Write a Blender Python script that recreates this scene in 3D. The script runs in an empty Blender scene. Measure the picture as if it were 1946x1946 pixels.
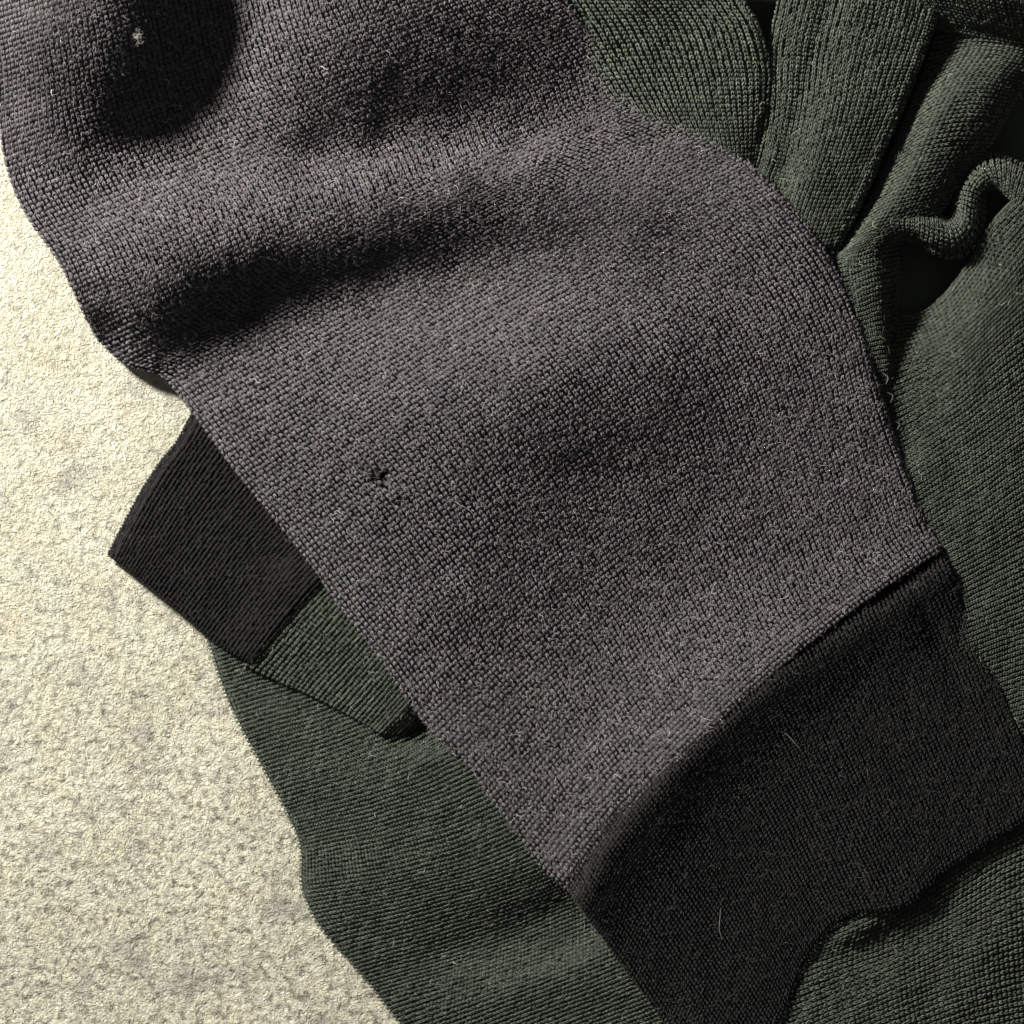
import bpy, math
import numpy as np

# ------------------------------------------------------------------ camera, world, light
S = 1.0e-4            # metres per photograph pixel at the ground
CAM_H = 0.45          # camera height above the ground
HALF = 973.0
scene = bpy.context.scene
cam_data = bpy.data.cameras.new("camera")
cam = bpy.data.objects.new("camera", cam_data)
scene.collection.objects.link(cam)
cam.location = (0, 0, CAM_H)
cam.rotation_euler = (0, 0, 0)
cam_data.sensor_width = 36.0
cam_data.lens = 36.0 * CAM_H / (2 * HALF * S)
cam_data.clip_start = 0.01
cam_data.clip_end = 20.0
cam_data.dof.use_dof = True
cam_data.dof.focus_distance = CAM_H - 0.009
cam_data.dof.aperture_fstop = 16.0
scene.camera = cam

world = bpy.data.worlds.new("World")
scene.world = world
world.use_nodes = True
bg = world.node_tree.nodes["Background"]
bg.inputs[0].default_value = (0.95, 0.97, 1.0, 1)
bg.inputs[1].default_value = 0.10

LIGHT_AZ, LIGHT_EL, LIGHT_D = math.radians(138), math.radians(25.5), 0.62
ld = bpy.data.lights.new("window_light", 'AREA')
ld.shape = 'DISK'
ld.size = 0.085
ld.energy = 13.2
ld.color = (1.0, 0.972, 0.915)
lo = bpy.data.objects.new("window_light", ld)
scene.collection.objects.link(lo)
lo.location = (LIGHT_D * math.cos(LIGHT_EL) * math.cos(LIGHT_AZ),
               LIGHT_D * math.cos(LIGHT_EL) * math.sin(LIGHT_AZ),
               LIGHT_D * math.sin(LIGHT_EL))
from mathutils import Vector
lo.rotation_euler = Vector(lo.location).to_track_quat('Z', 'Y').to_euler()

scene.view_settings.view_transform = 'Standard'
scene.view_settings.look = 'None'
scene.view_settings.exposure = 0.0
scene.view_settings.gamma = 1.0
scene.render.film_transparent = False

rng = np.random.default_rng(7)

# ------------------------------------------------------------------ small maths kit
def to_world(P):
    """(x, y, h) in photograph pixels -> metres, h being the height above the ground."""
    P = np.asarray(P, float)
    z = P[..., 2] * S
    k = S * (CAM_H - z) / CAM_H
    return np.stack([(P[..., 0] - HALF) * k, (HALF - P[..., 1]) * k, z], -1)

def spline(t, pts, tq):
    """cubic Hermite (finite-difference tangents) through pts (n, ...) at knots t."""
    t = np.asarray(t, float); pts = np.asarray(pts, float); tq = np.asarray(tq, float)
    n = len(t)
    sh = (-1,) + (1,) * (pts.ndim - 1)
    d = (pts[1:] - pts[:-1]) / (t[1:] - t[:-1]).reshape(sh)
    m = np.empty_like(pts)
    m[0], m[-1] = d[0], d[-1]
    if n > 2:
        h = (t[1:] - t[:-1]).reshape(sh)
        m[1:-1] = (d[:-1] * h[1:] + d[1:] * h[:-1]) / (h[:-1] + h[1:])
    k = np.clip(np.searchsorted(t, tq, side='right') - 1, 0, n - 2)
    h = (t[k + 1] - t[k]); s = ((tq - t[k]) / h).reshape(sh); h = h.reshape(sh)
    s2, s3 = s * s, s * s * s
    return ((2*s3 - 3*s2 + 1) * pts[k] + (s3 - 2*s2 + s) * h * m[k]
            + (-2*s3 + 3*s2) * pts[k + 1] + (s3 - s2) * h * m[k + 1])

def chord(pts):
    d = np.sqrt((np.diff(pts, axis=0) ** 2).sum(-1))
    if d.ndim > 1:
        d = d.mean(tuple(range(1, d.ndim)))
    t = np.concatenate([[0], np.cumsum(np.maximum(d, 1e-6))])
    return t / t[-1]

def loft(sections, nu, nv):
    """sections: lists of (x, y, h); returns grid [nv, nu, 3]."""
    rows = []
    for s in sections:
        s = np.array(s, float)
        rows.append(spline(chord(s[:, :2]), s, np.linspace(0, 1, nu)))
    rows = np.array(rows)
    return spline(chord(rows[..., :2]), rows, np.linspace(0, 1, nv))

def tps_fit(pts, vals, lam=0.0):
    pts = np.asarray(pts, float) / 1000; vals = np.asarray(vals, float)
    n = len(pts)
    r2 = ((pts[:, None] - pts[None]) ** 2).sum(-1)
    K = 0.5 * r2 * np.log(r2 + 1e-12) + lam * np.eye(n)
    Pm = np.concatenate([np.ones((n, 1)), pts], 1)
    A = np.block([[K, Pm], [Pm.T, np.zeros((3, 3))]])
    w = np.linalg.solve(A, np.concatenate([vals, np.zeros(3)]))
    def f(x, y):
        q = np.stack([x, y], -1).reshape(-1, 2) / 1000
        out = np.empty(len(q))
        for a in range(0, len(q), 20000):
            c = q[a:a + 20000]
            r2 = ((c[:, None] - pts[None]) ** 2).sum(-1)
            out[a:a + 20000] = (0.5 * r2 * np.log(r2 + 1e-12)) @ w[:n] + w[n] + c @ w[n + 1:]
        return out.reshape(np.shape(x))
    return f

def vnoise(x, y, scale, seed):
    """smooth value noise in -1..1"""
    r = np.random.default_rng(seed).uniform(-1, 1, (64, 64))
    X, Y = x / scale, y / scale
    i, j = np.floor(X).astype(int), np.floor(Y).astype(int)
    fx, fy = X - i, Y - j
    fx, fy = fx * fx * (3 - 2 * fx), fy * fy * (3 - 2 * fy)
    g = lambda a, b: r[a % 64, b % 64]
    return (g(i, j) * (1 - fx) * (1 - fy) + g(i + 1, j) * fx * (1 - fy)
            + g(i, j + 1) * (1 - fx) * fy + g(i + 1, j + 1) * fx * fy)

def in_poly(x, y, poly):
    x = np.asarray(x); y = np.asarray(y)
    ins = np.zeros(x.shape, bool)
    dist = np.full(x.shape, 1e9)
    n = len(poly)
    for a in range(n):
        x0, y0 = poly[a]; x1, y1 = poly[(a + 1) % n]
        c = ((y0 > y) != (y1 > y))
        if y1 != y0:
            ins ^= c & (x < (x1 - x0) * (y - y0) / (y1 - y0) + x0)
        L2 = (x1 - x0) ** 2 + (y1 - y0) ** 2 + 1e-9
        t = np.clip(((x - x0) * (x1 - x0) + (y - y0) * (y1 - y0)) / L2, 0, 1)
        dist = np.minimum(dist, np.hypot(x - x0 - t * (x1 - x0), y - y0 - t * (y1 - y0)))
    return ins, dist

def roll(P, side, r, under=3.0, n=7, sweep=180):
    """turn one side of a cloth grid under in a round fold of radius r (pixels)."""
    if side == 'v0':
        return np.swapaxes(roll(np.swapaxes(P, 0, 1), 'u0', r, under, n, sweep), 0, 1)
    if side == 'v1':
        return np.swapaxes(roll(np.swapaxes(P, 0, 1), 'u1', r, under, n, sweep), 0, 1)
    if side == 'u1':
        return roll(P[:, ::-1], 'u0', r, under, n, sweep)[:, ::-1]
    P = P.copy()
    r = np.broadcast_to(np.asarray(r, float), (P.shape[0],))
    out = P[:, 0, :2] - P[:, 2, :2]
    for _ in range(3):
        o2 = out.copy(); o2[1:-1] = (out[:-2] + out[1:-1] * 2 + out[2:]) / 4; out = o2
    out /= np.linalg.norm(out, axis=-1, keepdims=True) + 1e-9
    w = np.clip(1 - np.linspace(0, 1, P.shape[1]) * 4, 0, 1) ** 2
    P[..., :2] -= out[:, None] * (r[:, None] * w[None])[..., None]
    base = P[:, 0]
    cols = []
    for k in range(1, n + 1):
        t = math.radians(sweep) * k / n
        c = base.copy()
        c[:, :2] += out * (r * math.sin(t))[:, None]
        c[:, 2] += -r + r * math.cos(t)
        cols.append(c)
    if under > 0:
        c = cols[-1].copy(); c[:, :2] -= out * (under * r)[:, None]; cols.append(c)
    cols = np.stack(cols[::-1], 1)
    G = np.concatenate([cols, P], 1)
    G[..., 2] = np.maximum(G[..., 2], 1.5)
    return G

# ------------------------------------------------------------------ mesh helpers
def new_mesh(name, verts, faces, mat, tint=None, parent=None, smooth=True):
    faces = np.asarray(faces, np.int32)
    k = faces.shape[1]
    me = bpy.data.meshes.new(name)
    me.vertices.add(len(verts))
    me.vertices.foreach_set("co", np.ascontiguousarray(verts, np.float32).ravel())
    me.loops.add(faces.size)
    me.loops.foreach_set("vertex_index", faces.ravel())
    me.polygons.add(len(faces))
    me.polygons.foreach_set("loop_start", np.arange(0, faces.size, k, dtype=np.int32))
    me.polygons.foreach_set("use_smooth", np.full(len(faces), smooth))
    me.update(calc_edges=True)
    if tint is None:
        tint = np.ones((len(verts), 3))
    at = me.attributes.new("tint", 'FLOAT_COLOR', 'POINT')
    at.data.foreach_set("color", np.concatenate(
        [tint, np.ones((len(verts), 1))], 1).astype(np.float32).ravel())
    me.materials.append(mat)
    ob = bpy.data.objects.new(name, me)
    scene.collection.objects.link(ob)
    if parent is not None:
        ob.parent = parent
    return ob

def grid_faces(nv, nu):
    i, j = np.meshgrid(np.arange(nv - 1), np.arange(nu - 1), indexing='ij')
    a = (i * nu + j).ravel()
    return np.stack([a, a + nu, a + nu + 1, a + 1], 1)

def thing(name, label, cat, loc=(0, 0, 0), group=None):
    o = bpy.data.objects.new(name, None)
    scene.collection.objects.link(o)
    o.empty_display_size = 0.01
    o["label"] = label; o["category"] = cat
    if group: o["group"] = group
    return o

def frames(W):
    """cell vectors and upward normals of a world-space grid"""
    Tv = np.gradient(W, axis=0); Tu = np.gradient(W, axis=1)
    N = np.cross(Tu, Tv)
    N /= np.linalg.norm(N, axis=-1, keepdims=True) + 1e-15
    if np.median(N[..., 2]) < 0:
        N = -N
    return Tu, Tv, N

def bil(A, fi, fj):
    i = np.clip(np.floor(fi).astype(int), 0, A.shape[0] - 2)
    j = np.clip(np.floor(fj).astype(int), 0, A.shape[1] - 2)
    a = (fi - i)[:, None]; b = (fj - j)[:, None]
    return (A[i, j] * (1 - a) * (1 - b) + A[i + 1, j] * a * (1 - b)
            + A[i, j + 1] * (1 - a) * b + A[i + 1, j + 1] * a * b)

class Cloth:
    """a cloth surface: pixel-space grid P, world grid W, arc-length maps"""
    def __init__(self, P, transpose=False):
        if transpose:
            P = np.swapaxes(P, 0, 1)
        self.P = P
        self.W = to_world(P)
        self.Tu, self.Tv, self.N = frames(self.W)
        du = np.linalg.norm(np.diff(self.W, axis=1), axis=-1).mean(0) / S
        dv = np.linalg.norm(np.diff(self.W, axis=0), axis=-1).mean(1) / S
        self.su = np.concatenate([[0], np.cumsum(du)])
        self.sv = np.concatenate([[0], np.cumsum(dv)])

    def at(self, s_v, s_u):
        fi = np.interp(s_v, self.sv, np.arange(len(self.sv)))
        fj = np.interp(s_u, self.su, np.arange(len(self.su)))
        return fi, fj

    def surf(self, px, py):
        d = (self.P[..., 0] - px) ** 2 + (self.P[..., 1] - py) ** 2 - self.P[..., 2] * 0.5
        k = np.unravel_index(np.argmin(d), d.shape)
        return self.W[k], self.N[k]

def base_sheet(name, cloth, mat, parent, hole=None, sink=4.6):
    nv, nu = cloth.P.shape[:2]
    V = (cloth.W - cloth.N * (np.where(cloth.N[..., 2:3] > 0.55, sink, min(sink, 1.2))) * S).reshape(-1, 3)
    V[:, 2] = np.maximum(V[:, 2], 0.6e-4)
    F = grid_faces(nv, nu)
    if hole is not None:
        c = cloth.P.reshape(-1, 3)[F].mean(1)
        F = F[~hole(c[:, 0], c[:, 1], 0.0)]
    return new_mesh(name, V, F, mat, np.full((len(V), 3), 0.9), parent)

def stitches(cloth, pw, pc, mat, parent, flip=False, tint_sd=0.2, hue=0.03, jit=0.06,
             fat=1.0, keep=None, margin=110, seed=1, height=1.0, name="knit_stitches", row_sd=0.02, spread=1.0):
    """stockinette legs laid over the cloth: wales run along v, pw / pc = wale and course pitch (px)."""
    g = np.random.default_rng(seed)
    nw = max(2, int(cloth.su[-1] / pw)); nc = max(2, int(cloth.sv[-1] / pc))
    cw, cc = cloth.su[-1] / nw, cloth.sv[-1] / nc
    J, I = np.meshgrid(np.arange(nc), np.arange(nw), indexing='ij')
    wob_u = 0.16 * vnoise(I * 1.0, J * 1.0, 11, seed + 3)
    s_u = (I + 0.5 + g.normal(0, jit, I.shape) + np.clip(wob_u, -0.3, 0.3)) * cw
    s_v = (J + 0.5 + g.normal(0, jit, I.shape) + g.normal(0, row_sd, (nc, 1)) + 0.16 * vnoise(I * 1.0, J * 1.0, 12, seed + 4)) * cc
    s_u, s_v = s_u.ravel(), s_v.ravel()
    fi, fj = cloth.at(np.clip(s_v, 0, cloth.sv[-1]), np.clip(s_u, 0, cloth.su[-1]))
    Pp = bil(cloth.P, fi, fj)
    N = bil(cloth.N, fi, fj); N /= np.linalg.norm(N, axis=-1, keepdims=True) + 1e-12
    ok = ((Pp[:, 0] > -margin) & (Pp[:, 0] < 1946 + margin) & (Pp[:, 1] > -margin)
          & (Pp[:, 1] < 1946 + margin) & (N[:, 2] > -0.45))
    if keep is not None:
        ok &= keep(Pp[:, 0], Pp[:, 1], Pp[:, 2])
    idx = np.nonzero(ok)[0]
    fi, fj, N = fi[idx], fj[idx], N[idx]
    n = len(idx)
    C = bil(cloth.W, fi, fj)
    # cell vectors: world length of one wale / one course
    iu = np.clip(np.floor(fj).astype(int), 0, len(cloth.su) - 2)
    iv = np.clip(np.floor(fi).astype(int), 0, len(cloth.sv) - 2)
    A = bil(cloth.Tu, fi, fj) * (cw / np.maximum(cloth.su[iu + 1] - cloth.su[iu], 1e-6))[:, None]
    B = bil(cloth.Tv, fi, fj) * (cc / np.maximum(cloth.sv[iv + 1] - cloth.sv[iv], 1e-6))[:, None]
    if flip:
        B = -B
    wl = np.linalg.norm(A, axis=-1)
    # leg template in (a, b, c): a in wales, b in courses, c in wale widths
    st_b = np.array([-0.62, -0.22, 0.34, 0.80])
    st_a = np.array([0.05, 0.19, 0.26, 0.15]) * spread
    st_c = np.array([-0.10, 0.22, 0.17, -0.16]) * height
    ra, rc = 0.20 * fat, 0.24 * fat
    T = []
    for sgn in (-1, 1):
        T.append((sgn * st_a[0], st_b[0], st_c[0]))
        for k in (1, 2):
            for (oa, oc) in ((1, 0), (0, 1), (-1, 0), (0, -1)):
                T.append((sgn * st_a[k] + oa * ra, st_b[k] + oa * sgn * 0.10, st_c[k] + oc * rc))
        T.append((sgn * st_a[3], st_b[3], st_c[3]))
    T = np.array(T)                                   # 20 x 3
    size = (1 + g.normal(0, 0.10, (n, 1)))
    rot = g.normal(0, 0.10, (n, 1))
    a = T[None, :, 0] * size - rot * T[None, :, 1]
    b = T[None, :, 1] * size + rot * T[None, :, 0]
    c = T[None, :, 2] + g.normal(0, 0.05, (n, 1))
    V = (C[:, None] + a[..., None] * A[:, None] + b[..., None] * B[:, None]
         + (c * wl[:, None])[..., None] * N[:, None])
    # every leg has a little of its own depth
    V[:, :10] += (g.normal(0, 0.05, (n, 1)) * wl[:, None])[..., None] * N[:, None]
    V[..., 2] = np.maximum(V[..., 2], 0.3e-4)
    fl = []
    for o in (0, 10):
        for k in range(4):
            k2 = (k + 1) % 4
            fl += [(o, o + 1 + k, o + 1 + k2),
                   (o + 1 + k, o + 5 + k, o + 5 + k2), (o + 1 + k, o + 5 + k2, o + 1 + k2),
                   (o + 5 + k, o + 9, o + 5 + k2)]
    F = (np.arange(n)[:, None, None] * 20 + np.array(fl)[None]).reshape(-1, 3)
    br = np.exp(g.normal(0, tint_sd, (n, 2, 1)) + 0.10 * vnoise(fi, fj, 6, seed + 9)[:, None, None])
    col = br * (1 + g.normal(0, hue, (n, 2, 3)))
    tint = np.repeat(col, 10, axis=1).reshape(-1, 3)
    ob = new_mesh(name, V.reshape(-1, 3), F, mat, np.clip(tint, 0.15, 3), parent)
    ob["kind"] = "stuff"
    print(parent.name, name, n, "stitches", len(F), "tris")
    return ob

def fuzz(cloth, n, mat, parent, length=(10, 34), rise=(2.0, 7.0), rad=0.42, seed=5, keep=None,
         name="wool_fuzz", curl=1.6, bright=1.0, margin=60, dens=None):
    """loose fibres standing off the knit, each a thin bent tube"""
    g = np.random.default_rng(seed)
    s_v = g.uniform(0, cloth.sv[-1], n); s_u = g.uniform(0, cloth.su[-1], n)
    fi, fj = cloth.at(s_v, s_u)
    P = bil(cloth.P, fi, fj); N = bil(cloth.N, fi, fj)
    N /= np.linalg.norm(N, axis=-1, keepdims=True) + 1e-12
    ok = ((P[:, 0] > -margin) & (P[:, 0] < 1946 + margin) & (P[:, 1] > -margin) & (P[:, 1] < 1946 + margin)
          & (N[:, 2] > -0.1))
    if keep is not None:
        ok &= keep(P[:, 0], P[:, 1], P[:, 2])
    if dens is not None:
        ok &= g.uniform(0, 1, n) < dens(P[:, 0], P[:, 1])
    C = bil(cloth.W, fi, fj)[ok]; N = N[ok]
    Tu = bil(cloth.Tu, fi, fj)[ok]; Tu /= np.linalg.norm(Tu, axis=-1, keepdims=True) + 1e-15
    Tv = np.cross(N, Tu)
    m = len(C); M = 6
    L = g.uniform(*length, m) * (g.uniform(0.4, 1, m)) ; th = g.uniform(0, 2 * math.pi, m)
    k1 = g.normal(0, curl, m); k2 = g.normal(0, curl, m)
    H = g.uniform(*rise, m)
    t = np.linspace(0, 1, M)
    ang = th[:, None] + k1[:, None] * t + k2[:, None] * np.sin(t * 3.3) * 0.7
    ds = L[:, None] / (M - 1)
    x = np.cumsum(np.cos(ang) * ds, 1); y = np.cumsum(np.sin(ang) * ds, 1)
    ph = g.uniform(1.2, 3.0, m)
    z = 1.6 + H[:, None] * np.sin(ph[:, None] * t) * (t ** 0.6)
    path = C[:, None] + S * (x[..., None] * Tu[:, None] + y[..., None] * Tv[:, None] + z[..., None] * N[:, None])
    d = np.gradient(path, axis=1); d /= np.linalg.norm(d, axis=-1, keepdims=True) + 1e-15
    up = np.broadcast_to(N[:, None], d.shape)
    sd = np.cross(d, up); sd /= np.linalg.norm(sd, axis=-1, keepdims=True) + 1e-15
    nn = np.cross(sd, d)
    rr = S * rad * (1 - 0.75 * t ** 2)[None, :, None] * g.uniform(0.6, 1.2, (m, 1, 1))
    V = np.stack([path + rr * (math.cos(q) * sd + math.sin(q) * nn) for q in (0.5, 2.6, 4.7)], 2)  # m,M,3,3
    fl = []
    for k in range(M - 1):
        for q in range(3):
            q2 = (q + 1) % 3
            fl.append((k * 3 + q, k * 3 + q2, k * 3 + 3 + q2)); fl.append((k * 3 + q, k * 3 + 3 + q2, k * 3 + 3 + q))
    F = (np.arange(m)[:, None, None] * (M * 3) + np.array(fl)[None]).reshape(-1, 3)
    tint = np.repeat(bright * np.exp(g.normal(0, 0.45, (m, 1))) * np.ones((1, 3)), M * 3, axis=0)
    ob = new_mesh(name, V.reshape(-1, 3), F, mat, tint, parent)
    ob["kind"] = "stuff"
    return ob

# ------------------------------------------------------------------ materials
def node(nt, kind, **kw):
    n = nt.nodes.new(kind)
    for k, v in kw.items():
        if k in n.inputs:
            n.inputs[k].default_value = v
        else:
            setattr(n, k, v)
    return n

def yarn_material(name, color, streak=0.5, rough=0.9, fibre_scale=9000.0):
    m = bpy.data.materials.new(name); m.use_nodes = True
    nt = m.node_tree; p = nt.nodes["Principled BSDF"]
    at = node(nt, 'ShaderNodeAttribute', attribute_name="tint")
    co = node(nt, 'ShaderNodeTexCoord')
    nz = node(nt, 'ShaderNodeTexNoise', Scale=fibre_scale, Detail=2.0, Roughness=0.6)
    nt.links.new(co.outputs['Object'], nz.inputs['Vector'])
    mr = node(nt, 'ShaderNodeMapRange')
    mr.inputs[1].default_value = 0.3; mr.inputs[2].default_value = 0.7
    mr.inputs[3].default_value = 1 - streak; mr.inputs[4].default_value = 1 + streak
    nt.links.new(nz.outputs['Fac'], mr.inputs[0])
    lo_ = node(nt, 'ShaderNodeTexNoise', Scale=160.0, Detail=3.0)
    nt.links.new(co.outputs['Object'], lo_.inputs['Vector'])
    mr2 = node(nt, 'ShaderNodeMapRange')
    mr2.inputs[1].default_value = 0.3; mr2.inputs[2].default_value = 0.7
    mr2.inputs[3].default_value = 0.88; mr2.inputs[4].default_value = 1.12
    nt.links.new(lo_.outputs['Fac'], mr2.inputs[0])
    mu = node(nt, 'ShaderNodeMath', operation='MULTIPLY')
    nt.links.new(mr.outputs[0], mu.inputs[0]); nt.links.new(mr2.outputs[0], mu.inputs[1])
    mx = node(nt, 'ShaderNodeVectorMath', operation='MULTIPLY')
    mx.inputs[1].default_value = color
    nt.links.new(at.outputs['Color'], mx.inputs[0])
    sc = node(nt, 'ShaderNodeVectorMath', operation='SCALE')
    nt.links.new(mx.outputs[0], sc.inputs[0]); nt.links.new(mu.outputs[0], sc.inputs['Scale'])
    nt.links.new(sc.outputs[0], p.inputs['Base Color'])
    p.inputs['Roughness'].default_value = rough
    p.inputs['Specular IOR Level'].default_value = 0.18
    p.inputs['Sheen Weight'].default_value = 0.06
    p.inputs['Sheen Roughness'].default_value = 0.5
    return m

M_GREY = yarn_material("grey_melange_wool", (0.091, 0.083, 0.088), 0.4)
M_GREY_FUZZ = yarn_material("grey_wool_fibre", (0.19, 0.175, 0.172), 0.2)
M_CUFF = yarn_material("black_wool", (0.0125, 0.0118, 0.0118), 0.4)
M_CUFF_FUZZ = yarn_material("black_wool_fibre", (0.045, 0.043, 0.041), 0.2)
M_GREEN = yarn_material("dark_green_wool", (0.066, 0.076, 0.058), 0.35)
M_GREEN_FUZZ = yarn_material("green_wool_fibre", (0.16, 0.175, 0.13), 0.2)
M_BLACK = yarn_material("black_merino", (0.0135, 0.0128, 0.0128), 0.35)
M_LINT = yarn_material("pale_lint", (0.36, 0.35, 0.335), 0.2)

def ground_material():
    m = bpy.data.materials.new("cream_stone"); m.use_nodes = True
    nt = m.node_tree; p = nt.nodes["Principled BSDF"]
    co = node(nt, 'ShaderNodeTexCoord')
    def noise(scale, detail=3.0, rough=0.55, dist=0.0):
        n = node(nt, 'ShaderNodeTexNoise', Scale=scale, Detail=detail, Roughness=rough, Distortion=dist)
        nt.links.new(co.outputs['Object'], n.inputs['Vector']); return n
    def ramp(src, *stops):
        r = node(nt, 'ShaderNodeValToRGB')
        el = r.color_ramp.elements
        while len(el) < len(stops): el.new(0.5)
        for e, (pos, c) in zip(el, stops):
            e.position = pos; e.color = (*c, 1) if len(c) == 3 else c
        nt.links.new(src.outputs['Fac'], r.inputs[0]); return r
    def mix(fac, a, b, mode='MIX'):
        n = node(nt, 'ShaderNodeMix', data_type='RGBA', blend_type=mode)
        if isinstance(fac, float): n.inputs[0].default_value = fac
        else: nt.links.new(fac, n.inputs[0])
        nt.links.new(a, n.inputs[6]); nt.links.new(b, n.inputs[7]); return n
    big = ramp(noise(45, 4), (0.30, (0.55, 0.53, 0.41)), (0.70, (0.66, 0.64, 0.51)))
    warm = ramp(noise(120, 3), (0.45, (1, 1, 1)), (0.75, (0.99, 0.935, 0.88)))
    c = mix(1.0, big.outputs[0], warm.outputs[0], 'MULTIPLY')
    stain = ramp(noise(75, 6, 0.72), (0.53, (0, 0, 0)), (0.68, (0.75, 0.75, 0.75)))
    grey = node(nt, 'ShaderNodeRGB'); grey.outputs[0].default_value = (0.27, 0.25, 0.23, 1)
    c = mix(stain.outputs[0], c.outputs[2], grey.outputs[0])
    pit = ramp(noise(560, 5, 0.75), (0.47, (0, 0, 0)), (0.63, (1, 1, 1)))
    # the specks crowd towards one end of the slab
    sep = node(nt, 'ShaderNodeSeparateXYZ'); nt.links.new(co.outputs['Object'], sep.inputs[0])
    add = node(nt, 'ShaderNodeMath', operation='MULTIPLY_ADD'); add.inputs[1].default_value = 0.05; 
    nt.links.new(noise(40, 3).outputs['Fac'], add.inputs[0]); nt.links.new(sep.outputs['Y'], add.inputs[2])
    grad = node(nt, 'ShaderNodeMapRange')
    grad.inputs[1].default_value = 0.07; grad.inputs[2].default_value = -0.05
    grad.inputs[3].default_value = 0.38; grad.inputs[4].default_value = 1.0
    nt.links.new(add.outputs[0], grad.inputs[0])
    pf = node(nt, 'ShaderNodeMath', operation='MULTIPLY')
    nt.links.new(pit.outputs[0], pf.inputs[0]); nt.links.new(grad.outputs[0], pf.inputs[1])
    brown = node(nt, 'ShaderNodeRGB'); brown.outputs[0].default_value = (0.20, 0.185, 0.145, 1)
    c = mix(pf.outputs[0], c.outputs[2], brown.outputs[0])
    nt.links.new(c.outputs[2], p.inputs['Base Color'])
    p.inputs['Roughness'].default_value = 0.8
    p.inputs['Specular IOR Level'].default_value = 0.25
    b1 = node(nt, 'ShaderNodeBump', Strength=1.0, Distance=0.00060)
    nt.links.new(noise(2500, 2.0, 0.5, 1.0).outputs['Fac'], b1.inputs['Height'])
    b2 = node(nt, 'ShaderNodeBump', Strength=1.0, Distance=0.00075)
    nt.links.new(noise(800, 3.0, 0.6, 0.4).outputs['Fac'], b2.inputs['Height'])
    nt.links.new(b2.outputs[0], b1.inputs['Normal'])
    nt.links.new(b1.outputs[0], p.inputs['Normal'])
    return m

# ------------------------------------------------------------------ ground
def build_ground():
    n = 260
    x = np.linspace(-0.45, 0.45, n)
    X, Y = np.meshgrid(x, x, indexing='xy')
    Z = 0.00012 * vnoise(X, Y, 0.012, 1) + 0.00008 * vnoise(X, Y, 0.005, 2) - 0.00022
    V = np.stack([X, Y, Z], -1).reshape(-1, 3)
    o = new_mesh("ground", V, grid_faces(n, n)[:, ::-1], ground_material())
    o["kind"] = "structure"
    o["label"] = "cream coloured rough stone surface with grey stains"
    return o
build_ground()

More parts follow.
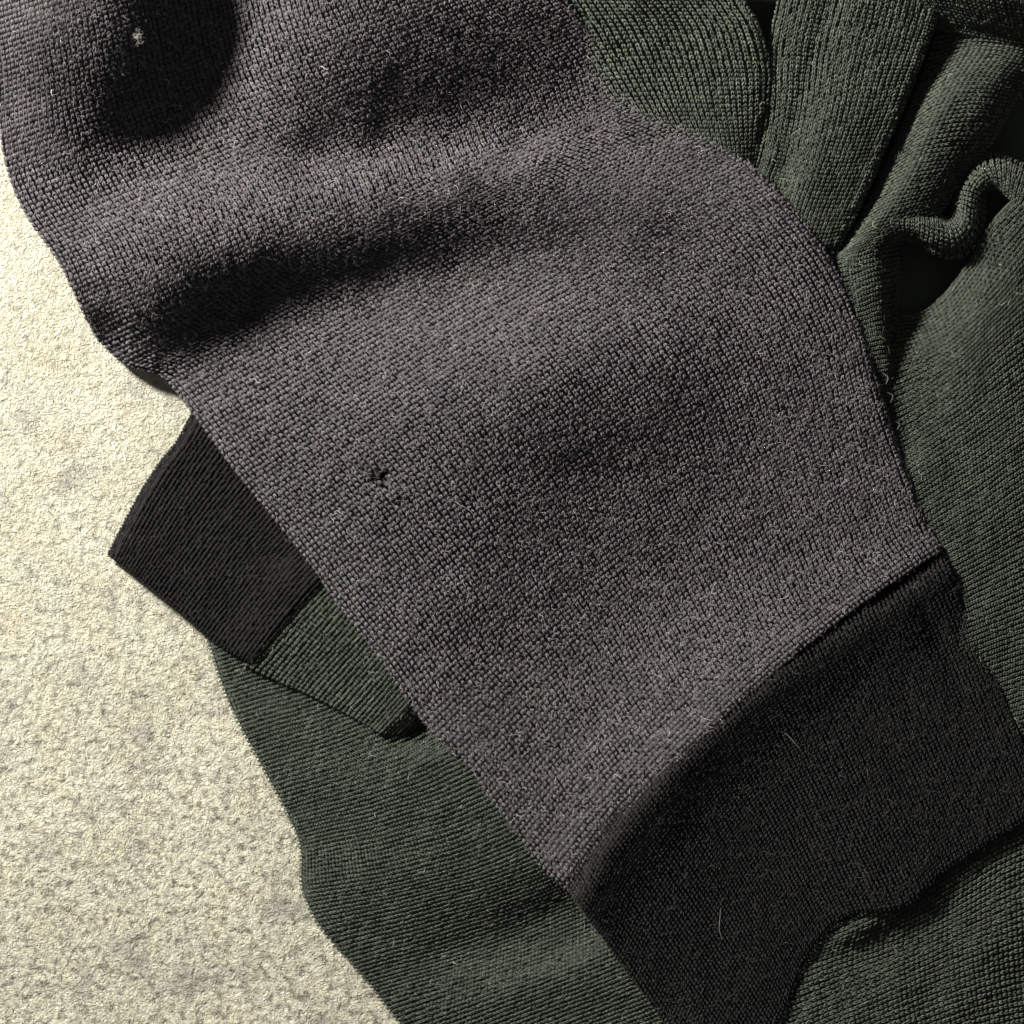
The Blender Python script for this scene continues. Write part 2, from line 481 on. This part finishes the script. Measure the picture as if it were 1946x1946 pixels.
# ------------------------------------------------------------------ grey sweater sleeve: shape
EDGE_L = [(-90, -330), (-60, -150), (-25, 0), (-2, 170), (4, 260), (25, 350), (60, 420), (110, 490), (150, 570),
          (190, 645), (240, 690), (310, 715), (362, 775), (440, 880), (560, 1030), (640, 1140), (720, 1245),
          (800, 1360), (880, 1450), (960, 1560), (1030, 1645), (1082, 1692)]
EDGE_R = [(820, -500), (900, -300), (970, -150), (1080, 10), (1150, 90), (1195, 180), (1290, 225), (1370, 275),
          (1430, 320), (1480, 370), (1520, 415), (1555, 460), (1580, 500), (1620, 575), (1650, 670), (1670, 740),
          (1695, 820), (1720, 890), (1742, 950), (1762, 1000), (1778, 1030), (1790, 1045)]
GREY_H = [
    # the tall fold in the upper left
    (-120, -300, 110), (150, -300, 300), (400, -300, 110), (650, -300, 150), (900, -300, 110),
    (-40, -60, 150), (60, -60, 215), (130, -60, 240), (195, -60, 242), (255, -60, 226), (315, -60, 190), (380, -60, 132), (470, -60, 108),
    (-20, 60, 142), (50, 60, 195), (120, 60, 216), (190, 60, 216), (250, 60, 200), (310, 60, 165), (360, 60, 122), (410, 60, 96), (470, 60, 104),
    (0, 160, 120), (60, 160, 158), (125, 160, 177), (190, 160, 176), (250, 160, 159), (310, 160, 126), (370, 160, 96), (450, 160, 100),
    (10, 250, 102), (70, 250, 128), (140, 250, 138), (205, 245, 129), (265, 240, 109), (325, 245, 96), (400, 250, 98),
    (40, 350, 92), (110, 340, 118), (190, 330, 112), (280, 320, 104), (380, 330, 104),
    # plateau beside it
    (530, 60, 146), (600, 80, 170), (540, 170, 136), (470, 260, 106), (680, 0, 188), (680, -100, 200),
    (780, 60, 168), (930, 40, 144), (1040, 60, 112), (1120, 130, 78), (1160, 190, 76),
    (660, 150, 152), (800, 150, 130), (920, 150, 108), (1030, 160, 88), (560, 240, 122), (690, 240, 112), (850, 245, 88), (1000, 245, 76),
    # the long cross fold
    (250, 400, 130), (250, 460, 150), (250, 520, 152), (250, 570, 135), (250, 620, 98), (350, 380, 130), (350, 430, 152), (350, 475, 162),
    (350, 520, 155), (350, 570, 128), (350, 620, 96), (350, 670, 72), (480, 340, 122), (480, 400, 152), (480, 440, 160), (480, 480, 150),
    (480, 520, 122), (480, 560, 95), (480, 600, 79), (600, 300, 101), (600, 340, 126), (600, 380, 146), (600, 420, 152), (600, 460, 142),
    (600, 500, 118), (600, 540, 93), (600, 580, 79), (720, 290, 95), (720, 330, 132), (720, 370, 147), (720, 410, 144), (720, 450, 128),
    (720, 490, 104), (720, 530, 84), (720, 570, 80), (860, 284, 92), (860, 302, 118), (860, 325, 137), (860, 360, 138), (860, 400, 129),
    (860, 440, 112), (860, 480, 91), (860, 520, 80), (860, 560, 82), (1000, 278, 84), (1000, 300, 106), (1000, 330, 121), (1000, 370, 122),
    (1000, 410, 113), (1000, 450, 99), (1000, 490, 90), (1120, 270, 84), (1120, 295, 100), (1120, 330, 110), (1120, 370, 111), (1120, 410, 104),
    (1120, 450, 95), (1120, 490, 90), (1230, 250, 86), (1230, 300, 98), (1230, 350, 106), (1230, 400, 104), (1230, 450, 94), (130, 440, 112),
    (150, 520, 112), (155, 580, 88), (198, 640, 50), (245, 688, 40), (305, 680, 60), (300, 716, 38), (480, 290, 106),
    (345, 715, 56), (370, 670, 72), (420, 680, 70), (1300, 470, 86),
    (400, 780, 66), (500, 700, 76), (650, 640, 84), (820, 610, 98), (1000, 590, 106), (1200, 580, 104), (1400, 540, 88),
    (1330, 350, 100), (1430, 420, 102), (1500, 500, 100), (1570, 570, 98), (1600, 650, 94), (1630, 740, 90),
    # the lower sleeve
    (480, 900, 70), (650, 800, 92), (850, 740, 124), (1050, 690, 136), (1250, 670, 122), (1450, 660, 98),
    (580, 1020, 70), (740, 930, 90), (900, 860, 113), (1100, 800, 116), (1300, 770, 104), (1500, 760, 90),
    (660, 1130, 72), (800, 1060, 82), (960, 980, 84), (1130, 910, 78), (1320, 880, 76), (1540, 860, 84), (1670, 850, 84),
    (760, 1270, 70), (900, 1170, 68), (1060, 1090, 56), (1230, 1020, 53), (1420, 980, 62), (1600, 960, 78), (1720, 960, 82),
    (870, 1410, 66), (1000, 1300, 50), (1150, 1210, 38), (1320, 1130, 44), (1500, 1080, 66), (1680, 1040, 84),
    (960, 1520, 64), (1080, 1420, 52), (1220, 1320, 56), (1380, 1230, 70), (1560, 1150, 84), (1740, 1060, 92),
    (1050, 1640, 72), (1130, 1560, 72), (1250, 1440, 82), (1380, 1320, 92), (1520, 1210, 98), (1700, 1100, 98), (1850, 1000, 90),
    (1150, 1750, 74), (1450, 1350, 90),
]
GREY_H = np.array(GREY_H, float)
grey_height = tps_fit(GREY_H[:, :2], GREY_H[:, 2], 2e-4)

def hole(x, y, grow=0.0):
    """the moth hole: an uneven little tear"""
    n = 3.4 * vnoise(x, y, 7, 71)
    d = np.hypot((x - 722) / 1.4, y - 905) - 10.5
    for hx, hy, hr in ((690, 892, 6.5), (736, 926, 5.5), (753, 952, 6.5), (706, 912, 5.0)):
        d = np.minimum(d, np.hypot(x - hx, y - hy) - hr)
    return (d + n) < grow

def build_grey():
    L = np.array(EDGE_L, float)
    far = np.array([(700, -800), (760, -650)] + EDGE_R, float)[::-1]
    ar = np.concatenate([[0], np.cumsum(np.linalg.norm(np.diff(far, axis=0), axis=1))])
    al = np.concatenate([[0], np.cumsum(np.linalg.norm(np.diff(L[::-1], axis=0), axis=1))])
    R = spline(ar, far, np.clip(al * 0.80, 0, ar[-1]))[::-1]
    ns = len(L)
    t = chord(np.stack([L, R], 1))
    nv, nu = 300, 190
    tq = np.linspace(0, 1, nv)
    Lq, Rq = spline(t, L, tq), spline(t, R, tq)
    u = np.linspace(0, 1, nu)
    P = Lq[:, None] * (1 - u)[None, :, None] + Rq[:, None] * u[None, :, None]
    # courses bow towards the shoulder, most at the cuff seam
    d = Rq - Lq
    perp = np.stack([d[:, 1], -d[:, 0]], -1); perp /= np.linalg.norm(perp, axis=-1, keepdims=True)
    bow = (np.clip((tq - 0.35) / 0.65, 0, 1) ** 1.3 * 46)
    P = P + perp[:, None] * (bow[:, None] * (4 * u * (1 - u))[None])[..., None]
    h = grey_height(P[..., 0], P[..., 1])
    h += 1.2 * vnoise(P[..., 0], P[..., 1], 60, 5) + 0.8 * vnoise(P[..., 0], P[..., 1], 28, 6)
    dh = np.hypot(P[..., 0] - 722, P[..., 1] - 908)
    h -= 8.0 * np.exp(-(dh / 22) ** 2)
    G = np.concatenate([P, h[..., None]], -1)
    G = roll(G, 'u0', 15, 4); G = roll(G, 'u1', 13, 4)
    G = roll(G, 'v1', 6, 2, sweep=150)
    return Cloth(G)

def build_grey_cuff():
    seam = np.array([(1082, 1692), (1125, 1608), (1246, 1463), (1366, 1350), (1478, 1250), (1572, 1186), (1700, 1108), (1790, 1045)], float)
    hem = np.array([(1395, 2130), (1440, 2030), (1485, 1946), (1540, 1815), (1600, 1748), (1725, 1722), (1800, 1655), (1905, 1588), (1995, 1530)], float)
    u = np.linspace(0, 1, 110)
    a = spline(chord(seam), seam, u); b = spline(chord(hem), hem, u)
    prof = [(-0.075, 66), (-0.02, 74), (0.015, 82), (0.045, 94), (0.08, 97), (0.13, 90), (0.24, 76), (0.40, 68), (0.60, 64), (0.80, 62), (1.0, 58)]
    secs = []
    for t, h in prof:
        tt = t
        xy = a * (1 - tt) + b * tt
        hh = np.full(len(u), float(h))
        if t > 0.5:   # the hem stands up in a wave
            hh += (t - 0.5) * 2 * 12 * np.exp(-((u - 0.58) / 0.12) ** 2)
            hh -= (t - 0.5) * 2 * 6 * np.exp(-((u - 0.40) / 0.08) ** 2)
        hh += 16 * (t - 0.1) * (u - 0.4) * 1.5
        # dip in the middle of the cuff
        hh -= 12 * np.exp(-((u - 0.33) / 0.16) ** 2) * np.clip(t * 2.2, 0, 1) * np.clip(2.4 - 2.4 * t, 0, 1)
        hh -= 7 * np.exp(-((u - 0.925) / 0.022) ** 2) * np.clip((t - 0.05) * 8, 0, 1) * np.clip((0.75 - t) * 3, 0, 1)
        secs.append(np.concatenate([xy, hh[:, None]], 1))
    secs = np.array(secs)
    P = spline(chord(secs[..., :2]), secs, np.linspace(0, 1, 120))
    uq = np.linspace(0, 1, 130)
    P = np.swapaxes(spline(u, np.swapaxes(P, 0, 1), uq), 0, 1)
    P[..., 2] += 1.2 * vnoise(P[..., 0], P[..., 1], 40, 15)
    P = roll(P, 'u0', 12, 3); P = roll(P, 'u1', 12, 3)
    P = roll(P, 'v1', 11, 3)
    return Cloth(P)

GREY_POLY = EDGE_L + [(1250, 1960), (1330, 2100), (1480, 1946), (1545, 1815), (1600, 1748), (1725, 1722), (1800, 1655), (1950, 1560),
                      (1890, 1340), (1830, 1180)] + EDGE_R[::-1]

def not_hidden(pad=70):
    def f(x, y, h):
        ins, d = in_poly(x, y, GREY_POLY)
        return ~(ins & (d > pad))
    return f

grey = thing("grey_sweater", "charcoal grey wool sweater sleeve with black cuff, folded and moth-holed, lying on top", "sweater")
gc = build_grey()
sleeve = base_sheet("sleeve", gc, M_GREY, grey, hole=hole)
sleeve["label"] = "grey melange knitted sleeve with a small moth hole"
stitches(gc, 10.4, 9.0, M_GREY, sleeve, flip=False, tint_sd=0.17, hue=0.04, keep=lambda x, y, h: ~hole(x, y, 1.0), seed=11, height=1.1, spread=0.74, fat=0.95)
FUZZY = [(1130, 1080, 330), (900, 150, 260), (1050, 1450, 260), (1300, 480, 200), (650, 470, 260), (300, 600, 150), (1600, 900, 200), (250, 150, 160)]
def fuzz_density(x, y):
    d = 0.30 + 0.30 * vnoise(x, y, 170, 33) + 0.15 * vnoise(x, y, 60, 34)
    for fx, fy, fr in FUZZY:
        d = d + 0.62 * np.exp(-((x - fx) ** 2 + (y - fy) ** 2) / fr ** 2)
    return np.clip(d, 0.08, 1)
fuzz(gc, 52000, M_GREY_FUZZ, sleeve, seed=21, dens=fuzz_density, length=(7, 28), rise=(1.5, 7.0), rad=0.45, curl=2.2)

cc = build_grey_cuff()
cuff = base_sheet("cuff", cc, M_CUFF, grey)
cuff["label"] = "black ribbed cuff at the end of the grey sleeve"
stitches(cc, 8.4, 7.0, M_CUFF, cuff, flip=False, tint_sd=0.25, seed=12, fat=0.82, spread=0.56)
fuzz(cc, 1700, M_CUFF_FUZZ, cuff, seed=22, length=(10, 40))

# ------------------------------------------------------------------ green sweater
green = thing("green_sweater", "dark green fine knit sweater with black cuff, crumpled beneath the grey sleeve", "sweater")

def green_part(name, secs, nu, nv, mat, fmat, rolls, wale='u', pitch=(8.8, 6.4), nf=600, seed=40, label=None,
               noise=1.0, tint_sd=0.18, flip=False, pad=90, fat=0.82, hfun=None, spread=0.54):
    P = loft(secs, nu, nv)
    if hfun is not None:
        P[..., 2] += hfun(P[..., 0], P[..., 1])
    P[..., 2] += noise * (1.3 * vnoise(P[..., 0], P[..., 1], 55, seed) + 0.7 * vnoise(P[..., 0], P[..., 1], 24, seed + 1) + 1.6 * (noise > 1) * vnoise(P[..., 0], P[..., 1], 110, seed + 2))
    for side, r in rolls:
        P = roll(P, side, r, 3)
    cl = Cloth(P, transpose=(wale == 'u'))
    ob = base_sheet(name, cl, mat, green)
    if label: ob["label"] = label
    stitches(cl, pitch[0], pitch[1], mat, ob, seed=seed + 3, tint_sd=tint_sd, height=1.1, keep=not_hidden(pad), flip=flip, fat=fat, spread=spread, jit=0.045)
    fuzz(cl, nf, fmat, ob, seed=seed + 5, keep=not_hidden(30), length=(8, 30))
    return cl

# hidden back of the body under everything
secs = [[(620, 1150, 8), (950, 900, 10), (1150, 200, 12), (1150, -200, 12)],
        [(900, 1500, 8), (1300, 1200, 10), (1700, 300, 12), (1750, -200, 12)],
        [(1100, 1800, 8), (1500, 1600, 10), (1950, 1000, 12), (2100, 200, 12)],
        [(1300, 2100, 8), (1600, 2050, 10), (1900, 1950, 12), (2100, 1800, 12)]]
Pb = loft(secs, 60, 60)
bk = base_sheet("back_panel", Cloth(Pb), M_GREEN, green, sink=0)

# lower left: the sleeve end whose ribs fan out to the right
secs = [[(392, 1208, 32), (600, 1130, 30), (850, 1000, 28)],
        [(435, 1335, 32), (600, 1285, 38), (760, 1220, 40), (900, 1150, 36)],
        [(495, 1452, 34), (640, 1405, 46), (790, 1345, 52), (1000, 1235, 45)],
        [(545, 1545, 34), (700, 1500, 54), (850, 1440, 60), (1050, 1310, 48)],
        [(570, 1610, 34), (740, 1570, 56), (930, 1500, 60), (1120, 1370, 48)],
        [(574, 1690, 34), (760, 1655, 54), (960, 1590, 62), (1180, 1440, 48)],
        [(604, 1755, 34), (780, 1715, 48), (1000, 1650, 58), (1250, 1500, 48)],
        [(650, 1810, 34), (830, 1760, 42), (1040, 1690, 46), (1280, 1560, 45)],
        [(690, 1855, 34), (880, 1800, 34), (1075, 1725, 32), (1320, 1620, 40)],
        [(725, 1900, 34), (920, 1840, 42), (1110, 1770, 36), (1380, 1660, 40)],
        [(765, 1952, 34), (980, 1875, 54), (1150, 1810, 50), (1430, 1690, 40)],
        [(830, 2025, 34), (1060, 1935, 56), (1210, 1875, 54), (1500, 1740, 40)],
        [(910, 2110, 34), (1150, 2010, 54), (1290, 1960, 54), (1560, 1840, 40)]]
green_part("sleeve", secs, 110, 150, M_GREEN, M_GREEN_FUZZ, [('u0', 13)], 'u', (8.6, 6.3), 500, 50,
           hfun=lambda x, y: -42 * np.exp(-((x - 790) / 42) ** 2 - ((y - 1372) / 36) ** 2))

# the sleeve end next to the black cuff, fashioned in along a diagonal seam
secs = [[(462, 1262, 44), (600, 1120, 52), (740, 975, 46)],
        [(520, 1290, 45), (640, 1150, 56), (760, 1010, 48)],
        [(585, 1318, 48), (700, 1190, 58), (800, 1070, 48)],
        [(650, 1352, 51), (750, 1240, 58), (840, 1130, 48)],
        [(705, 1383, 55), (790, 1290, 58), (890, 1190, 46)],
        [(722, 1394, 58), (800, 1315, 60), (900, 1230, 44)],
        [(746, 1406, 40), (822, 1338, 40), (920, 1265, 26)],
        [(764, 1414, 10), (842, 1355, 10), (935, 1290, 10)]]
green_part("shaped_panel", secs, 50, 90, M_GREEN, M_GREEN_FUZZ, [('u0', 4)], 'u', (9.0, 6.4), 200, 60, noise=0.8)

# its black cuff
secs = [[(206, 1054, 28), (250, 968, 31), (304, 880, 32), (332, 845, 33), (372, 775, 34), (500, 560, 34)],
        [(245, 1085, 32), (340, 935, 34), (440, 790, 36), (570, 600, 36)],
        [(290, 1120, 33), (395, 975, 36), (500, 840, 38), (620, 670, 38)],
        [(345, 1165, 35), (450, 1020, 40), (560, 890, 42), (680, 740, 42)],
        [(400, 1215, 40), (510, 1070, 46), (620, 950, 48), (720, 830, 48)],
        [(440, 1240, 47), (545, 1100, 54), (650, 990, 54), (740, 890, 54)],
        [(478, 1262, 54), (585, 1130, 60), (680, 1035, 60), (765, 950, 58)]]
green_part("cuff", secs, 80, 90, M_BLACK, M_CUFF_FUZZ, [('u0', 12), ('v0', 13), ('v1', 6)], 'u', (8.6, 6.3), 250, 70,
           label="black cuff at the end of the green sleeve", pad=80, tint_sd=0.2)

# right: the broad lower part of the body
secs = [[(1480, 560, 40), (1640, 590, 40), (1740, 595, 46), (1835, 505, 66), (1884, 420, 90), (1955, 350, 104), (2050, 280, 104)],
        [(1540, 700, 56), (1690, 690, 60), (1790, 650, 76), (1885, 565, 94), (1970, 460, 106), (2050, 390, 104)],
        [(1590, 830, 56), (1710, 800, 68), (1810, 735, 84), (1910, 645, 100), (2060, 530, 104)],
        [(1630, 940, 58), (1730, 895, 72), (1830, 830, 86), (1940, 750, 100), (2070, 660, 100)],
        [(1670, 1060, 58), (1770, 1010, 74), (1860, 955, 88), (1950, 895, 98), (2080, 830, 96)],
        [(1715, 1170, 60), (1810, 1125, 74), (1890, 1085, 84), (1970, 1045, 92), (2090, 1000, 92)],
        [(1750, 1290, 40), (1840, 1250, 66), (1920, 1220, 78), (2000, 1195, 86), (2100, 1170, 88)],
        [(1740, 1430, 30), (1850, 1380, 42), (1930, 1350, 68), (2010, 1330, 78), (2100, 1310, 82)],
        [(1650, 1570, 26), (1790, 1510, 30), (1900, 1460, 40), (2000, 1430, 56), (2100, 1410, 70)],
        [(1420, 1740, 24), (1560, 1690, 26), (1740, 1610, 28), (1900, 1540, 32), (2100, 1480, 56)],
        [(1430, 1830, 30), (1550, 1790, 44), (1640, 1752, 60), (1760, 1690, 46), (1900, 1610, 44), (2100, 1540, 54)],
        [(1420, 1880, 28), (1580, 1815, 46), (1680, 1780, 46), (1790, 1730, 44), (1920, 1660, 46), (2100, 1610, 52)],
        [(1430, 1950, 42), (1600, 1880, 48), (1720, 1830, 50), (1830, 1780, 50), (1950, 1735, 50), (2100, 1700, 48)],
        [(1450, 2030, 42), (1640, 1950, 52), (1770, 1900, 52), (1880, 1860, 50), (1980, 1835, 46), (2100, 1815, 44)],
        [(1480, 2110, 40), (1690, 2030, 48), (1820, 1990, 48), (1930, 1960, 46), (2100, 1930, 42)]]
green_part("body", secs, 110, 190, M_GREEN, M_GREEN_FUZZ, [], 'u', (10.0, 7.6), 900, 80, spread=0.72, fat=0.9, noise=1.8)

# the folds bunched at the upper right
secs = [[(960, -130, 90), (1150, -130, 100), (1300, -130, 105), (1385, -130, 110)],
        [(1000, -30, 84), (1180, -20, 96), (1310, -20, 92), (1405, -20, 112)],
        [(1050, 60, 78), (1210, 50, 96), (1320, 50, 90), (1442, 55, 112)],
        [(1100, 140, 72), (1250, 130, 96), (1350, 130, 106), (1462, 130, 104)],
        [(1160, 220, 68), (1290, 215, 92), (1370, 215, 102), (1460, 210, 96)],
        [(1240, 300, 66), (1330, 300, 84), (1390, 300, 94), (1447, 295, 84)],
        [(1300, 390, 60), (1360, 385, 72), (1400, 380, 78), (1428, 370, 70)],
        [(1330, 470, 52), (1370, 465, 60), (1400, 460, 60), (1420, 455, 52)]]
green_part("shoulder_fold", secs, 70, 80, M_GREEN, M_GREEN_FUZZ, [('u1', 13)], 'v', (10.2, 8.4), 300, 90, spread=0.72, fat=0.9, noise=1.8)

secs = [[(1495, -130, 96), (1600, -130, 112), (1720, -110, 118), (1800, -60, 112)],
        [(1482, -10, 98), (1560, 0, 112), (1680, 10, 120), (1775, 45, 114)],
        [(1464, 90, 98), (1545, 95, 112), (1650, 110, 120), (1750, 115, 115)],
        [(1460, 190, 94), (1530, 195, 107), (1620, 210, 116), (1714, 205, 112)],
        [(1447, 285, 88), (1510, 295, 101), (1590, 305, 110), (1672, 300, 107)],
        [(1425, 365, 76), (1490, 385, 90), (1560, 395, 101), (1632, 395, 99)],
        [(1420, 440, 62), (1490, 465, 76), (1550, 475, 87), (1597, 465, 84)],
        [(1440, 520, 48), (1500, 545, 56), (1545, 550, 60), (1575, 545, 54)]]
green_part("middle_fold", secs, 70, 90, M_GREEN, M_GREEN_FUZZ, [('u0', 9), ('u1', 12)], 'v', (9.6, 7.8), 400, 100, spread=0.72, fat=0.9, noise=1.8,
           hfun=lambda x, y: -7 * np.exp(-((x - (1545 - 0.27 * (y - 100))) / 20) ** 2) + 3 * np.exp(-((x - (1600 - 0.27 * (y - 100))) / 30) ** 2))

secs = [[(1790, 40, 60), (1840, 30, 66), (1910, 40, 70), (1990, 60, 60)],
        [(1768, 110, 70), (1840, 90, 88), (1920, 95, 94), (1990, 110, 70)],
        [(1738, 190, 76), (1800, 155, 112), (1880, 150, 116), (1948, 160, 92)],
        [(1700, 280, 78), (1765, 235, 118), (1850, 220, 122), (1912, 225, 98)],
        [(1672, 345, 78), (1735, 310, 116), (1800, 298, 118), (1868, 292, 94)],
        [(1640, 410, 78), (1695, 380, 114), (1755, 362, 114), (1822, 344, 94)],
        [(1606, 465, 78), (1655, 437, 108), (1715, 418, 110), (1790, 398, 94)],
        [(1580, 505, 78), (1625, 487, 104), (1662, 475, 106), (1708, 462, 76)],
        [(1585, 560, 76), (1630, 545, 98), (1670, 530, 100), (1708, 520, 62)],
        [(1610, 630, 74), (1645, 620, 90), (1675, 610, 90), (1702, 605, 56)],
        [(1635, 710, 70), (1662, 700, 78), (1685, 695, 76), (1706, 690, 50)],
        [(1650, 790, 60), (1672, 785, 62), (1690, 780, 58), (1705, 778, 44)]]
green_part("side_fold", secs, 70, 120, M_GREEN, M_GREEN_FUZZ, [('u0', 10), ('u1', 16)], 'u', (9.0, 7.4), 600, 110, spread=0.72, fat=0.9, noise=1.8)

# the curled roll that hooks round below it
secs = [[(1672, 400, 96), (1680, 424, 108), (1690, 446, 84)],
        [(1740, 398, 96), (1744, 430, 112), (1742, 460, 84)],
        [(1780, 406, 92), (1784, 444, 112), (1780, 482, 82)],
        [(1800, 414, 88), (1815, 444, 110), (1822, 487, 80)],
        [(1809, 402, 86), (1834, 424, 108), (1858, 458, 80)],
        [(1814, 382, 84), (1840, 393, 106), (1868, 410, 80)],
        [(1822, 354, 84), (1848, 362, 106), (1872, 372, 82)],
        [(1842, 318, 84), (1864, 336, 106), (1884, 360, 90)],
        [(1882, 296, 84), (1890, 324, 108), (1898, 360, 98)],
        [(1932, 308, 84), (1926, 340, 110), (1920, 378, 104)],
        [(1986, 346, 84), (1970, 376, 112), (1952, 410, 108)],
        [(2050, 420, 84), (2022, 442, 112), (1992, 465, 108)]]
green_part("curled_fold", secs, 36, 110, M_GREEN, M_GREEN_FUZZ, [('u0', 13), ('u1', 14)], 'u', (9.5, 7.0), 300, 120, spread=0.8, fat=0.92, noise=0.7)

# the roll across the very top right corner
secs = [[(1560, -200, 110), (1700, -200, 150), (1850, -190, 165), (2050, -160, 160)],
        [(1610, -110, 110), (1740, -110, 156), (1880, -90, 172), (2050, -70, 165)],
        [(1650, -40, 110), (1760, -40, 158), (1890, -15, 172), (2050, 0, 152)],
        [(1690, 5, 92), (1790, 15, 122), (1900, 40, 132), (2050, 60, 128)],
        [(1735, 45, 76), (1820, 65, 92), (1920, 85, 100), (2050, 105, 98)]]
green_part("collar_roll", secs, 60, 60, M_GREEN, M_GREEN_FUZZ, [('v1', 20), ('u0', 16)], 'v', (9.5, 7.6), 300, 130, spread=0.8, fat=0.92)

# ------------------------------------------------------------------ lint and stray hairs
def tube(path, r, sides=5):
    path = np.asarray(path, float)
    d = np.gradient(path, axis=0); d /= np.linalg.norm(d, axis=-1, keepdims=True)
    sd = np.cross(d, [0, 0, 1.0]); sd /= np.linalg.norm(sd, axis=-1, keepdims=True) + 1e-12
    nn = np.cross(sd, d)
    n = len(path)
    rr = (r * (1 - 0.6 * np.abs(np.linspace(-1, 1, n)) ** 3))[:, None]
    V = np.stack([path + rr * (math.cos(q) * sd + math.sin(q) * nn) for q in np.arange(sides) * 2 * math.pi / sides], 1).reshape(-1, 3)
    F = []
    for k in range(n - 1):
        for q in range(sides):
            q2 = (q + 1) % sides
            F.append((k * sides + q, k * sides + q2, (k + 1) * sides + q2, k * sides + sides + q))
    return V, np.array(F)

def hair(cl, pts, label, r=0.55, group=None):
    pts = np.array(pts, float)
    q = spline(chord(pts), pts, np.linspace(0, 1, 16))
    path = []
    for k, (x, y) in enumerate(q):
        w, n = cl.surf(x, y)
        h = w[2] / S + 3.2 + 2.5 * math.sin(k / 15 * math.pi)
        path.append(to_world((x, y, h)))
    V, F = tube(path, r * S)
    o = new_mesh("stray_hair", V, F, M_LINT)
    o["label"] = label; o["category"] = "hair"
    return o

hair(cc, [(1489, 1392), (1500, 1400), (1512, 1414), (1521, 1425)], "short pale hair lying across the black cuff of the grey sleeve", 0.45)
hair(gc, [(862, 952), (875, 960), (890, 968), (903, 982)], "fine pale hair on the grey sleeve beside the moth hole")
hair(cc, [(1370, 1725), (1368, 1745), (1367, 1765), (1372, 1786)], "thin pale hair near the hem of the black cuff", 0.28)

def lint(cl, px, py, rad, n, label, seed, mat=None):
    g = np.random.default_rng(seed)
    w, nr = cl.surf(px, py)
    Vs, Fs, o = [], [], 0
    for _ in range(n):
        c = g.normal(0, rad * 0.4, 3); c[2] = abs(c[2]) * 0.6
        th = g.uniform(0, 6.28); L = g.uniform(0.5, 1.3) * rad; k = g.normal(0, 1.5)
        t = np.linspace(-0.5, 0.5, 6)
        x = c[0] + np.cos(th + k * t) * t * L; y = c[1] + np.sin(th + k * t) * t * L; z = c[2] + 2.6 + t * g.normal(0, rad * 0.3)
        p = w + S * np.stack([x, y, z], -1)
        V, F = tube(p, 0.45 * S, 3)
        Vs.append(V); Fs.append(F + o); o += len(V)
    ob = new_mesh("lint_tuft", np.concatenate(Vs), np.concatenate(Fs), mat or M_LINT)
    ob["label"] = label; ob["category"] = "lint"
    return ob
lint(gc, 258, 68, 13, 70, "pale lint tuft caught on the tall fold of the grey sleeve", 3)
lint(cc, 1680, 1545, 8, 10, "faint fleck of lint on the black cuff of the grey sleeve", 4, M_CUFF_FUZZ)

# broken yarn round the moth hole
def frayed():
    g = np.random.default_rng(9)
    ends = [((708, 899), (716, 905), (722, 903)), ((735, 902), (738, 912), (733, 922)), ((712, 915), (719, 918), (724, 914)),
            ((728, 893), (722, 897), (717, 895)), ((742, 918), (752, 922), (766, 928)), ((692, 888), (698, 895), (706, 893)),
            ((738, 925), (741, 936), (746, 950)), ((731, 908), (736, 905), (741, 909)),
            ((1676, 708), (1688, 718), (1684, 730)), ((1684, 745), (1697, 752), (1692, 766)), ((1700, 800), (1710, 806), (1704, 818)),
            ((1668, 690), (1680, 694), (1690, 690)), ((697, 886), (692, 896), (684, 897)), ((744, 944), (752, 948), (758, 958))]
    for e in ends:
        e = np.array(e, float)
        q = spline(chord(e), e, np.linspace(0, 1, 7))
        w, n = gc.surf(*e[1])
        hh = w[2] / S
        path = np.array([to_world((x, y, hh + g.normal(1.0, 1.2))) for x, y in q])
        V, F = tube(path, g.uniform(0.8, 1.6) * S, 5)
        new_mesh("frayed_yarn", V, F, M_GREY, parent=sleeve)
frayed()
